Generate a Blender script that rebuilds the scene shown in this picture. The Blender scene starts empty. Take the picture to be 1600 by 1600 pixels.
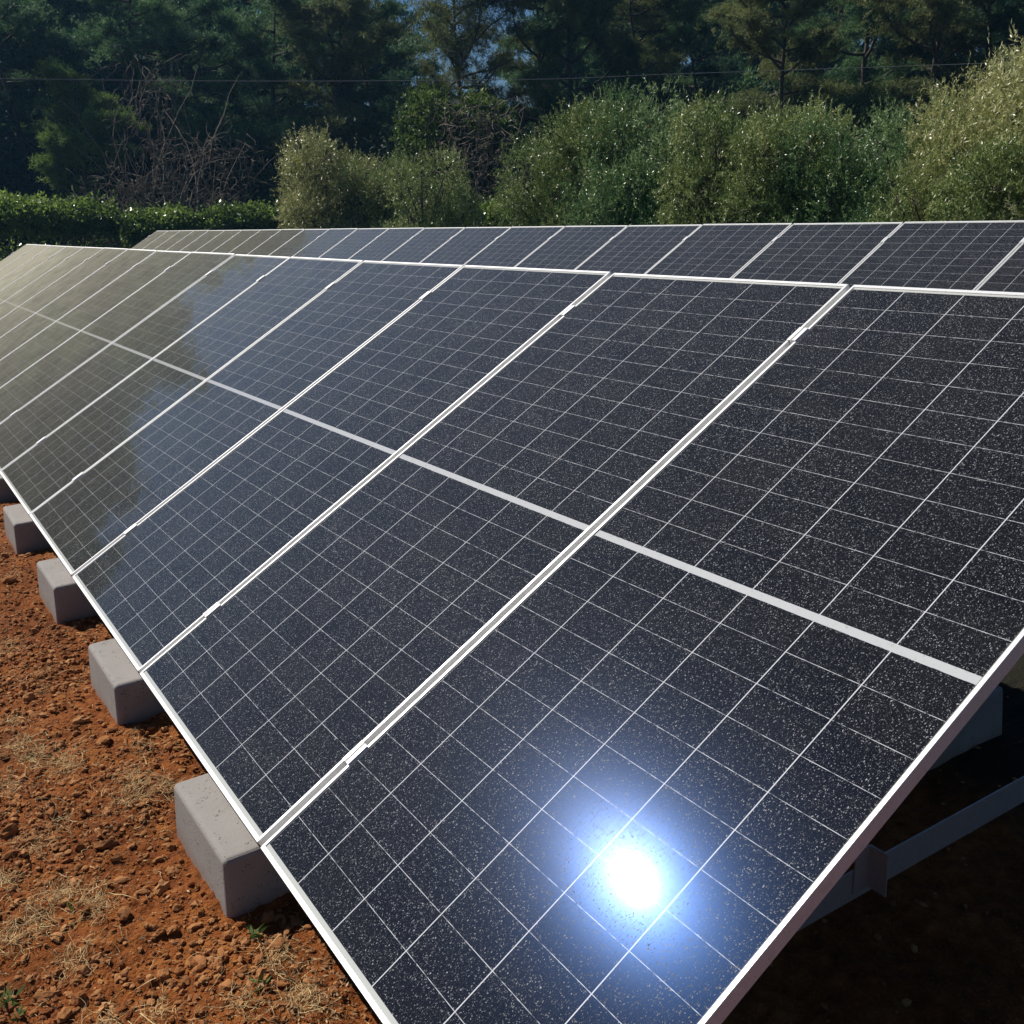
import bpy, math, random
import numpy as np
from mathutils import Matrix, Vector

rad = math.radians
C = bpy.context.scene.collection
scene = bpy.context.scene
PI = math.pi

# ------------------------------------------------------------------ camera
RW = np.array([[0.54099641, 0.84002467, -0.0410054],      # right
               [0.22135618, -0.1892573, -0.95665204],     # down
               [-0.81137188, 0.50846852, -0.28833217]])   # forward
Z0 = 0.20                                                  # lower panel edge above the soil
CAM = np.array([2.07378, -0.56284, 1.40534 + Z0])
F = 1588.0
cam = bpy.data.objects.new('camera', bpy.data.cameras.new('camera'))
C.objects.link(cam)
m = Matrix.Identity(4)
for i in range(3):
    m[i][0] = RW[0][i]; m[i][1] = -RW[1][i]; m[i][2] = -RW[2][i]; m[i][3] = CAM[i]
cam.matrix_world = m
cam.data.sensor_width = 36; cam.data.lens = F / 1600 * 36
cam.data.clip_start = 0.02; cam.data.clip_end = 3000
scene.camera = cam

# ------------------------------------------------------------------ light
SUN = Vector((-0.62402, -0.26262, 0.73595)).normalized()
world = bpy.data.worlds.new('World'); scene.world = world; world.use_nodes = True
nt = world.node_tree; nt.nodes.clear()
out = nt.nodes.new('ShaderNodeOutputWorld'); bg = nt.nodes.new('ShaderNodeBackground')
sky = nt.nodes.new('ShaderNodeTexSky'); sky.sky_type = 'NISHITA'; sky.sun_disc = False
sky.sun_elevation = math.asin(SUN.z); sky.sun_rotation = math.atan2(SUN.x, SUN.y)
sky.air_density = 1.0; sky.dust_density = 0.1; sky.ozone_density = 5.0
bg.inputs['Strength'].default_value = 0.040
mul = nt.nodes.new('ShaderNodeVectorMath'); mul.operation = 'MULTIPLY'; mul.inputs[1].default_value = (0.80, 0.95, 1.08)   # deep clear-air blue
nt.links.new(sky.outputs[0], mul.inputs[0]); nt.links.new(mul.outputs[0], bg.inputs[0]); nt.links.new(bg.outputs[0], out.inputs[0])
sl = bpy.data.lights.new('sun', 'SUN'); sl.energy = 5.0; sl.angle = rad(0.53); sl.color = (1, 0.95, 0.87)
so = bpy.data.objects.new('sun', sl); C.objects.link(so)
so.rotation_euler = SUN.to_track_quat('Z', 'Y').to_euler()
scene.view_settings.view_transform = 'Standard'; scene.view_settings.look = 'None'
scene.view_settings.exposure = 0.15; scene.view_settings.gamma = 1.0

# ------------------------------------------------------------------ helpers
def ray(x, y):
    v = RW.T @ np.array([(x - 800) / F, (y - 800) / F, 1.0]); return v / np.linalg.norm(v)
def at(x, d):
    """ground point under picture column x at horizontal distance d from the camera"""
    v = ray(x, 360); h = v[:2] / np.linalg.norm(v[:2])
    return CAM[0] + h[0] * d, CAM[1] + h[1] * d
def ztop(x, y, d):
    v = ray(x, y); return CAM[2] + d * v[2] / np.linalg.norm(v[:2])

def tag(o, label=None, cat=None, group=None, kind=None):
    if label: o['label'] = label
    if cat: o['category'] = cat
    if group: o['group'] = group
    if kind: o['kind'] = kind
    return o
def empty(name, loc, rz=0):
    o = bpy.data.objects.new(name, None); C.objects.link(o); o.location = loc; o.rotation_euler[2] = rz
    o.empty_display_size = 0.1
    return o
def link(name, me, parent=None, loc=None):
    o = bpy.data.objects.new(name, me); C.objects.link(o)
    if parent: o.parent = parent
    if loc is not None: o.location = loc
    return o

def mesh_np(name, V, faces_list, mats, mat_idx=None, tint=None, smooth=False):
    """faces_list: list of int arrays (n,k)"""
    me = bpy.data.meshes.new(name)
    V = np.asarray(V, dtype=np.float32)
    fl = [np.asarray(f, dtype=np.int32) for f in faces_list if len(f)]
    me.vertices.add(len(V)); me.vertices.foreach_set('co', V.ravel())
    loops = np.concatenate([f.ravel() for f in fl])
    sizes = np.concatenate([np.full(len(f), f.shape[1], np.int32) for f in fl])
    starts = np.concatenate([[0], np.cumsum(sizes)[:-1]]).astype(np.int32)
    me.loops.add(len(loops)); me.loops.foreach_set('vertex_index', loops)
    me.polygons.add(len(sizes)); me.polygons.foreach_set('loop_start', starts)
    me.polygons.foreach_set('loop_total', sizes)
    for mt in (mats if isinstance(mats, (list, tuple)) else [mats]): me.materials.append(mt)
    if mat_idx is not None: me.polygons.foreach_set('material_index', np.asarray(mat_idx, np.int32))
    me.update(calc_edges=True)
    if tint is not None:
        a = me.attributes.new('tint', 'FLOAT', 'FACE'); a.data.foreach_set('value', np.asarray(tint, np.float32))
    me.polygons.foreach_set('use_smooth', np.full(len(sizes), smooth, dtype=bool))
    me.validate()
    return me

class MB:
    def __init__(s): s.v = []; s.f = []
    def box(s, a, b):
        x0, y0, z0 = a; x1, y1, z1 = b; n = len(s.v)
        s.v += [(x0,y0,z0),(x1,y0,z0),(x1,y1,z0),(x0,y1,z0),(x0,y0,z1),(x1,y0,z1),(x1,y1,z1),(x0,y1,z1)]
        for q in ((0,3,2,1),(4,5,6,7),(0,1,5,4),(1,2,6,5),(2,3,7,6),(3,0,4,7)): s.f.append([n+i for i in q])
        return s
    def prism(s, poly, axis, a, b):
        """poly: 2-D outline in the other two axes, extruded along axis from a to b"""
        n = len(s.v); k = len(poly)
        for t in (a, b):
            for (p, q) in poly:
                if axis == 0: s.v.append((t, p, q))
                elif axis == 1: s.v.append((p, t, q))
                else: s.v.append((p, q, t))
        s.f.append([n+i for i in range(k)][::-1]); s.f.append([n+k+i for i in range(k)])
        for i in range(k): j = (i+1) % k; s.f.append([n+i, n+j, n+k+j, n+k+i])
        return s
    def build(s, name, mat, parent=None, bevel=0, seg=2, fix=False):
        me = bpy.data.meshes.new(name); me.from_pydata(s.v, [], s.f); me.materials.append(mat)
        import bmesh
        bm = bmesh.new(); bm.from_mesh(me)
        bmesh.ops.recalc_face_normals(bm, faces=bm.faces)
        if bevel: bmesh.ops.bevel(bm, geom=list(bm.edges), offset=bevel, segments=seg, affect='EDGES', profile=0.5)
        bm.to_mesh(me); bm.free()
        return link(name, me, parent)

def copy_tree(o, parent=None):
    c = o.copy(); C.objects.link(c); c.parent = parent
    for ch in [x for x in o.children]: copy_tree(ch, c)
    return c

# ------------------------------------------------------------------ node helper
class N:
    def __init__(s, name):
        s.m = bpy.data.materials.new(name); s.m.use_nodes = True; s.t = s.m.node_tree; s.t.nodes.clear()
        s.out = s.t.nodes.new('ShaderNodeOutputMaterial')
    def n(s, typ, **kw):
        nd = s.t.nodes.new(typ)
        for k, v in kw.items():
            if k.startswith('i_'): s.set(nd.inputs[k[2:].replace('_', ' ')], v)
            else: setattr(nd, k, v)
        return nd
    def set(s, sock, v):
        if isinstance(v, bpy.types.NodeSocket): s.t.links.new(v, sock)
        else: sock.default_value = v
    def math(s, op, a, b=0.0, c=None, clamp=False):
        nd = s.t.nodes.new('ShaderNodeMath'); nd.operation = op; nd.use_clamp = clamp
        s.set(nd.inputs[0], a); s.set(nd.inputs[1], b)
        if c is not None: s.set(nd.inputs[2], c)
        return nd.outputs[0]
    def mix(s, f, a, b):
        nd = s.t.nodes.new('ShaderNodeMix'); nd.data_type = 'RGBA'
        s.set(nd.inputs[0], f); s.set(nd.inputs[6], a); s.set(nd.inputs[7], b); return nd.outputs[2]
    def ramp(s, f, stops):
        nd = s.t.nodes.new('ShaderNodeValToRGB'); s.set(nd.inputs[0], f)
        cr = nd.color_ramp
        while len(cr.elements) < len(stops): cr.elements.new(0.5)
        for e, (p, c) in zip(cr.elements, stops): e.position = p; e.color = (*c, 1)
        return nd.outputs[0]
    def noise(s, vec, scale, detail=4, rough=0.55, out=0):
        nd = s.t.nodes.new('ShaderNodeTexNoise'); s.set(nd.inputs['Vector'], vec)
        nd.inputs['Scale'].default_value = scale; nd.inputs['Detail'].default_value = detail
        nd.inputs['Roughness'].default_value = rough; return nd.outputs[out]
    def sstep(s, x, a, b):
        nd = s.t.nodes.new('ShaderNodeMapRange'); nd.interpolation_type = 'SMOOTHSTEP'
        s.set(nd.inputs[0], x); s.set(nd.inputs[1], a); s.set(nd.inputs[2], b); return nd.outputs[0]
    def vmath(s, op, a, b):
        nd = s.t.nodes.new('ShaderNodeVectorMath'); nd.operation = op
        s.set(nd.inputs[0], a); s.set(nd.inputs[1], b); return nd.outputs[0]
    def bsdf(s, **kw):
        nd = s.t.nodes.new('ShaderNodeBsdfPrincipled')
        for k, v in kw.items(): s.set(nd.inputs[k.replace('_', ' ')], v)
        return nd
    def bump(s, h, strength=0.5, dist=0.01):
        nd = s.t.nodes.new('ShaderNodeBump'); s.set(nd.inputs['Height'], h)
        nd.inputs['Strength'].default_value = strength; nd.inputs['Distance'].default_value = dist
        return nd.outputs[0]
    def end(s, sock): s.t.links.new(sock, s.out.inputs[0]); return s.m

def rgb(*c): return (*c, 1.0)

# ------------------------------------------------------------------ materials
PW, PL = 1.134, 2.279
def mat_cells():
    a = N('solar_cells_under_glass')
    tc = a.n('ShaderNodeTexCoord'); sx = a.n('ShaderNodeSeparateXYZ'); a.set(sx.inputs[0], tc.outputs['Object'])
    oi = a.n('ShaderNodeObjectInfo')
    x, y = sx.outputs[0], sx.outputs[1]
    # column gaps (wide) and row gaps (thin)
    fx = a.math('FRACT', a.math('DIVIDE', a.math('SUBTRACT', x, 0.003), 0.188))
    dx = a.math('MULTIPLY', a.math('SUBTRACT', 0.5, a.math('ABSOLUTE', a.math('SUBTRACT', fx, 0.5))), 0.188)
    colline = a.math('LESS_THAN', dx, 0.0012)
    half = a.math('GREATER_THAN', y, PL / 2)
    y2 = a.math('SUBTRACT', y, a.math('MULTIPLY', half, 1.133))
    yy = a.math('SUBTRACT', y2, 0.016)
    fy = a.math('FRACT', a.math('DIVIDE', yy, 0.0928))
    dy = a.math('MULTIPLY', a.math('SUBTRACT', 0.5, a.math('ABSOLUTE', a.math('SUBTRACT', fy, 0.5))), 0.0928)
    rowline = a.math('LESS_THAN', dy, 0.00062)
    # busbars: very thin wires along the length of each cell
    fb = a.math('FRACT', a.math('DIVIDE', x, 0.0188))
    bus = a.math('LESS_THAN', a.math('ABSOLUTE', a.math('SUBTRACT', fb, 0.5)), 0.016)
    strip = a.math('LESS_THAN', a.math('ABSOLUTE', a.math('SUBTRACT', y, PL / 2)), 0.0098)
    mar = a.math('ADD', a.math('LESS_THAN', y, 0.0215), a.math('GREATER_THAN', y, PL - 0.0205))
    mar2 = a.math('GREATER_THAN', a.math('ABSOLUTE', a.math('SUBTRACT', x, PW / 2)), PW / 2 - 0.0125)
    pos = a.vmath('ADD', tc.outputs['Object'], a.n('ShaderNodeCombineXYZ', i_X=a.math('MULTIPLY', oi.outputs['Random'], 61.0), i_Y=a.math('MULTIPLY', oi.outputs['Random'], 37.0)).outputs[0])
    # per-cell shade
    ci = a.n('ShaderNodeCombineXYZ', i_X=a.math('FLOOR', a.math('DIVIDE', x, 0.188)), i_Y=a.math('FLOOR', a.math('DIVIDE', y, 0.0928)), i_Z=a.math('MULTIPLY', oi.outputs['Random'], 100.0))
    wn = a.n('ShaderNodeTexWhiteNoise', noise_dimensions='3D'); a.set(wn.inputs['Vector'], ci.outputs[0])
    cell = a.mix(wn.outputs[0], rgb(0.0040, 0.0044, 0.0060), rgb(0.0075, 0.0074, 0.0080))
    cell = a.mix(a.math('MULTIPLY', bus, 0.10), cell, rgb(0.2, 0.2, 0.2))
    wear = a.noise(pos, 55.0, 3)
    gapc = a.mix(wear, rgb(0.36, 0.37, 0.40), rgb(0.75, 0.76, 0.78))
    rowc = a.mix(a.math('MULTIPLY', rowline, a.sstep(wear, 0.25, 0.6)), cell, gapc)
    col = a.mix(colline, rowc, rgb(0.62, 0.63, 0.66))
    sn = a.noise(pos, 90.0, 5, 0.7)
    col = a.mix(strip, col, a.mix(a.sstep(sn, 0.55, 0.72), rgb(0.50, 0.51, 0.52), rgb(0.34, 0.35, 0.35)))
    col = a.mix(mar2, col, rgb(0.20, 0.20, 0.19))
    col = a.mix(mar, col, rgb(0.50, 0.51, 0.48))
    # dried drops and dust specks
    warp = a.noise(pos, 160.0, 2, 0.5, out=1)
    wp = a.vmath('ADD', pos, a.vmath('MULTIPLY', a.vmath('SUBTRACT', warp, (0.5, 0.5, 0.5)), (0.008, 0.008, 0.0)))
    def dots(scale, rmax, thr, st=(1, 1, 1), off=0):
        v = a.n('ShaderNodeTexVoronoi', voronoi_dimensions='2D', feature='F1')
        a.set(v.inputs['Vector'], a.vmath('MULTIPLY', a.vmath('ADD', wp, (off, off, 0)), st)); v.inputs['Scale'].default_value = scale
        cs = a.n('ShaderNodeSeparateXYZ'); a.set(cs.inputs[0], v.outputs['Color'])
        r = a.math('MULTIPLY', rmax, a.math('SUBTRACT', cs.outputs[0], thr))
        mk = a.math('LESS_THAN', v.outputs['Distance'], r)
        return a.math('MULTIPLY', mk, a.math('ADD', 0.30, a.math('MULTIPLY', cs.outputs[1], 0.7)))
    d1 = dots(270.0, 0.62, 0.53, (1.0, 0.62, 1))
    d2 = dots(500.0, 0.62, 0.56, (0.75, 1.0, 1), 3.1)
    d3 = dots(165.0, 0.40, 0.62, (1.0, 0.8, 1), 7.7)
    patch = a.sstep(a.noise(pos, 3.2, 3), 0.2, 0.62)
    d = a.math('MAXIMUM', a.math('MAXIMUM', d1, a.math('MULTIPLY', d2, 0.6)), d3)
    d = a.math('MULTIPLY', d, a.math('ADD', 0.55, a.math('MULTIPLY', patch, 0.45)))
    col = a.mix(a.math('MULTIPLY', d, 0.85), col, rgb(0.42, 0.42, 0.43))
    # fine dust film; its cover climbs at flat angles to put the olive glare into colour
    lw = a.n('ShaderNodeLayerWeight'); lw.inputs['Blend'].default_value = 0.5
    cs_ = a.math('MAXIMUM', a.math('SUBTRACT', 1.0, lw.outputs['Facing']), 0.05)
    film = a.math('DIVIDE', a.math('ADD', 0.0020, a.math('MULTIPLY', a.noise(pos, 5.0, 4), 0.0048)), a.math('POWER', cs_, 2.2))
    film = a.math('MINIMUM', film, 0.80)
    b = a.bsdf(Base_Color=col, Roughness=0.17, IOR=1.5, Coat_Weight=1.0, Coat_IOR=1.33)
    b.inputs['Specular IOR Level'].default_value = 0.09
    b.inputs['Specular Tint'].default_value = rgb(0.0, 0.22, 0.9)
    cr = a.math('ADD', 0.0275, a.math('MULTIPLY', d, 0.004))
    a.set(b.inputs['Coat Weight'], a.math('SUBTRACT', 1.0, a.math('MULTIPLY', d, 0.85)))
    a.set(b.inputs['Roughness'], a.math('ADD', 0.18, a.math('MULTIPLY', a.math('GREATER_THAN', d, 0.05), 0.5)))
    a.set(b.inputs['Coat Roughness'], cr)
    b.inputs['Sheen Weight'].default_value = 0.0
    b.inputs['Sheen Roughness'].default_value = 0.35
    b.inputs['Sheen Tint'].default_value = rgb(0.86, 0.83, 0.68)
    df = a.n('ShaderNodeBsdfDiffuse'); df.inputs[0].default_value = rgb(0.42, 0.40, 0.31)
    mx = a.n('ShaderNodeMixShader'); a.set(mx.inputs[0], film)
    a.t.links.new(b.outputs[0], mx.inputs[1]); a.t.links.new(df.outputs[0], mx.inputs[2])
    return a.end(mx.outputs[0])

def mat_alu(name, base=0.80, rough=0.42, metal=0.55, dirt=True):
    a = N(name); tc = a.n('ShaderNodeTexCoord').outputs['Object']
    n1 = a.noise(tc, 40, 5, 0.7); n2 = a.noise(tc, 260, 3, 0.6)
    col = a.mix(a.sstep(n1, 0.35, 0.75), rgb(base, base, base), rgb(base * 0.87, base * 0.87, base * 0.86))
    col = a.mix(a.math('MULTIPLY', a.sstep(n2, 0.62, 0.68), 0.6), col, rgb(0.25, 0.22, 0.19))
    b = a.bsdf(Base_Color=col, Roughness=a.math('ADD', rough - 0.06, a.math('MULTIPLY', n1, 0.14)), Metallic=metal)
    return a.end(b.outputs[0])

def mat_concrete():
    a = N('cast_concrete'); tc = a.n('ShaderNodeTexCoord').outputs['Object']
    oi = a.n('ShaderNodeObjectInfo')
    p = a.vmath('ADD', tc, a.n('ShaderNodeCombineXYZ', i_X=a.math('MULTIPLY', oi.outputs['Random'], 31.0)).outputs[0])
    n1 = a.noise(p, 6, 5); n2 = a.noise(p, 120, 4, 0.7); n3 = a.noise(p, 420, 2)
    col = a.mix(n1, rgb(0.235, 0.215, 0.198), rgb(0.345, 0.32, 0.296))
    col = a.mix(a.math('MULTIPLY', a.sstep(n2, 0.52, 0.72), 0.45), col, rgb(0.24, 0.215, 0.195))
    v = a.n('ShaderNodeTexVoronoi', feature='F1'); a.set(v.inputs['Vector'], p); v.inputs['Scale'].default_value = 130
    pit = a.math('LESS_THAN', v.outputs['Distance'], a.math('MULTIPLY', a.sstep(a.noise(p, 30, 2), 0.42, 0.7), 0.36))
    col = a.mix(a.math('MULTIPLY', pit, 0.75), col, rgb(0.10, 0.085, 0.075))
    # reddish soil splash near the foot
    sx = a.n('ShaderNodeSeparateXYZ'); a.set(sx.inputs[0], tc)
    low = a.math('SUBTRACT', 1.0, a.sstep(a.math('ADD', sx.outputs[2], a.math('MULTIPLY', n1, 0.05)), 0.0, 0.085))
    col = a.mix(a.math('MULTIPLY', low, 0.55), col, rgb(0.26, 0.12, 0.06))
    h = a.math('SUBTRACT', a.math('ADD', a.math('MULTIPLY', n2, 0.6), a.math('MULTIPLY', n3, 0.4)), a.math('MULTIPLY', pit, 0.8))
    b = a.bsdf(Base_Color=col, Roughness=0.9, Normal=a.bump(h, 0.7, 0.003))
    return a.end(b.outputs[0])

def mat_soil(name='red_soil', rock=False):
    a = N(name); geo = a.n('ShaderNodeNewGeometry'); p = geo.outputs['Position']
    n1 = a.noise(p, 2.2, 5); n2 = a.noise(p, 22, 5, 0.65); n3 = a.noise(p, 150, 4, 0.7)
    col = a.ramp(a.math('ADD', a.math('MULTIPLY', n1, 0.45), a.math('MULTIPLY', n2, 0.55)),
                 [(0.33, (0.085, 0.022, 0.004)), (0.5, (0.215, 0.060, 0.011)), (0.66, (0.37, 0.130, 0.028))])
    col = a.mix(a.math('MULTIPLY', a.sstep(n3, 0.5, 0.75), 0.5), col, rgb(0.40, 0.19, 0.07))
    col = a.mix(a.math('MULTIPLY', a.math('SUBTRACT', 1.0, a.sstep(n3, 0.28, 0.46)), 0.6), col, rgb(0.06, 0.018, 0.007))
    if rock:
        tn = a.n('ShaderNodeAttribute', attribute_name='tint').outputs['Fac']
        col = a.mix(tn, a.mix(0.35, col, rgb(0.13, 0.045, 0.018)), a.mix(0.65, col, rgb(0.60, 0.31, 0.13)))
        h = a.noise(p, 260, 4, 0.7); nb = a.bump(h, 0.8, 0.003)
    else:
        # grey-brown leaf mould towards the trees; sunlit soil behind the front row painted dark too
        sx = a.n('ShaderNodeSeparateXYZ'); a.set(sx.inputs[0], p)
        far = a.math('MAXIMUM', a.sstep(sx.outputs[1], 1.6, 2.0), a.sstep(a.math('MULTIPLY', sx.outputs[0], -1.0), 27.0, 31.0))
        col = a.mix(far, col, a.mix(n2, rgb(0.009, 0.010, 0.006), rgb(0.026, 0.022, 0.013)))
        v = a.n('ShaderNodeTexVoronoi', feature='F1'); a.set(v.inputs['Vector'], p); v.inputs['Scale'].default_value = 110
        v2 = a.n('ShaderNodeTexVoronoi', feature='F1'); a.set(v2.inputs['Vector'], p); v2.inputs['Scale'].default_value = 260
        h = a.math('SUBTRACT', a.math('MULTIPLY', n3, 1.0), a.math('ADD', a.math('MULTIPLY', v.outputs['Distance'], 0.7), a.math('MULTIPLY', v2.outputs['Distance'], 0.35)))
        nb = a.bump(h, 0.9, 0.006)
    b = a.bsdf(Base_Color=col, Roughness=0.95, Normal=nb)
    b.inputs['Specular IOR Level'].default_value = 0.2
    return a.end(b.outputs[0])

def mat_leaf(name, dark, light, rough=0.5, trans=0.3, spec=0.4, tip=None):
    a = N(name); tn = a.n('ShaderNodeAttribute', attribute_name='tint').outputs['Fac']
    if tip: col = a.ramp(tn, [(0.0, dark), (0.6, light), (1.0, tip)])
    else: col = a.ramp(tn, [(0.0, dark), (1.0, light)])
    b = a.bsdf(Base_Color=col, Roughness=rough); b.inputs['Specular IOR Level'].default_value = spec
    t = a.n('ShaderNodeBsdfTranslucent'); a.set(t.inputs[0], col)
    mx = a.n('ShaderNodeMixShader'); mx.inputs[0].default_value = trans
    a.t.links.new(b.outputs[0], mx.inputs[1]); a.t.links.new(t.outputs[0], mx.inputs[2])
    return a.end(mx.outputs[0])

def mat_bark(name, c0, c1):
    a = N(name); tc = a.n('ShaderNodeTexCoord').outputs['Object']
    st = a.vmath('MULTIPLY', tc, (1, 1, 0.25)); n = a.noise(st, 18, 5, 0.7)
    b = a.bsdf(Base_Color=a.mix(a.sstep(n, 0.3, 0.7), rgb(*c0), rgb(*c1)), Roughness=0.9, Normal=a.bump(n, 0.8, 0.02))
    return a.end(b.outputs[0])

def mat_plain(name, c, rough=0.5, metal=0.0):
    a = N(name); tc = a.n('ShaderNodeTexCoord').outputs['Object']; n = a.noise(tc, 30, 4)
    c2 = tuple(v * 0.75 for v in c)
    return a.end(a.bsdf(Base_Color=a.mix(n, rgb(*c), rgb(*c2)), Roughness=rough, Metallic=metal).outputs[0])

M = dict(
    cells=mat_cells(), alu=mat_alu('anodised_aluminium', 0.84, 0.42, 0.35), galv=mat_alu('galvanised_steel', 0.45, 0.5, 0.7),
    back=mat_plain('backsheet', (0.03, 0.03, 0.035), 0.6), bolt=mat_plain('steel_bolt', (0.4, 0.4, 0.4), 0.35, 0.9),
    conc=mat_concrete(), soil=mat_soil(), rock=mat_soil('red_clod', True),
    straw=mat_leaf('dry_straw', (0.20, 0.11, 0.04), (0.76, 0.56, 0.28), 0.7, 0.2, 0.2),
    litter=mat_leaf('dead_leaf', (0.14, 0.075, 0.035), (0.58, 0.40, 0.22), 0.7, 0.2, 0.2),
    weed=mat_leaf('fresh_weed', (0.05, 0.09, 0.02), (0.13, 0.22, 0.05), 0.5, 0.35),
    olive=mat_leaf('olive_leaf', (0.075, 0.13, 0.032), (0.33, 0.40, 0.13), 0.36, 0.22, 0.4, (0.60, 0.62, 0.34)),
    olive_dark=mat_leaf('green_olive_leaf', (0.040, 0.115, 0.035), (0.17, 0.28, 0.10), 0.38, 0.22, 0.4, (0.42, 0.52, 0.25)),
    olive_pale=mat_leaf('pale_olive_leaf', (0.17, 0.20, 0.065), (0.48, 0.49, 0.20), 0.36, 0.22, 0.4, (0.74, 0.71, 0.44)),
    hedge=mat_leaf('glossy_hedge_leaf', (0.060, 0.11, 0.020), (0.27, 0.38, 0.080), 0.30, 0.5, 0.6),
    pine=mat_leaf('pine_needle', (0.018, 0.060, 0.030), (0.18, 0.32, 0.11), 0.6, 0.35, 0.3),
    pine_brown=mat_leaf('olive_brown_needle', (0.035, 0.060, 0.018), (0.27, 0.30, 0.10), 0.6, 0.35, 0.3),
    pine_light=mat_leaf('yellow_green_needle', (0.080, 0.15, 0.030), (0.25, 0.36, 0.07), 0.6, 0.4, 0.3),
    broad=mat_leaf('broad_leaf', (0.055, 0.10, 0.018), (0.20, 0.28, 0.05), 0.5, 0.4, 0.4),
    under=mat_leaf('undergrowth_leaf', (0.012, 0.028, 0.016), (0.035, 0.065, 0.03), 0.6, 0.3, 0.3),  # leaf colour set near black to carry the dense shade
    bark=mat_bark('pine_bark', (0.035, 0.026, 0.02), (0.10, 0.075, 0.06)),
    obark=mat_bark('olive_bark', (0.05, 0.042, 0.033), (0.15, 0.13, 0.105)),
    twig=mat_plain('bare_twig', (0.24, 0.20, 0.15), 0.9),
    stem=mat_plain('hedge_stem', (0.20, 0.15, 0.11), 0.9),
    cable=mat_plain('cable_sheath', (0.20, 0.22, 0.23), 0.5),
)

# ------------------------------------------------------------------ geometry generators (numpy)
def unit(v): return v / (np.linalg.norm(v, axis=-1, keepdims=True) + 1e-9)
def leaf_quads(P, D, L, W, rng, jit=1.0):
    """rhombic leaves: base P, direction D, length L, width W"""
    n = len(P); S = unit(np.cross(D, unit(rng.normal(size=(n, 3)))))
    L = np.broadcast_to(L, (n,))[:, None]; W = np.broadcast_to(W, (n,))[:, None]
    mid = P + D * L * 0.45
    V = np.stack([P, mid + S * W / 2, P + D * L, mid - S * W / 2], 1).reshape(-1, 3)
    return V, np.arange(n * 4, dtype=np.int32).reshape(-1, 4)
def tubes(paths, sides=5):
    """paths: list of (pts(k,3), radii(k))"""
    Vs, Fs = [], []; off = 0
    for pts, r in paths:
        pts = np.asarray(pts, float); k = len(pts); r = np.broadcast_to(r, (k,))
        t = unit(np.gradient(pts, axis=0)); a = unit(np.cross(t, np.array([0.31, 0.87, 0.38]))); b = np.cross(t, a)
        an = np.linspace(0, 2 * PI, sides, endpoint=False)
        ring = pts[:, None] + r[:, None, None] * (np.cos(an)[None, :, None] * a[:, None] + np.sin(an)[None, :, None] * b[:, None])
        Vs.append(ring.reshape(-1, 3))
        i = np.arange(k - 1)[:, None] * sides; j = np.arange(sides)[None]; j2 = (j + 1) % sides
        Fs.append((np.stack([i + j, i + j2, i + sides + j2, i + sides + j], -1).reshape(-1, 4) + off).astype(np.int32))
        off += k * sides
    return np.concatenate(Vs), np.concatenate(Fs)
def wander(p, d, length, k, rng, bend=0.25, up=0.0):
    pts = [np.array(p, float)]; d = np.array(d, float); d /= np.linalg.norm(d)
    for i in range(k):
        d = d + rng.normal(size=3) * bend + np.array([0, 0, up]); d /= np.linalg.norm(d)
        pts.append(pts[-1] + d * length / k)
    return np.array(pts)

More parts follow.
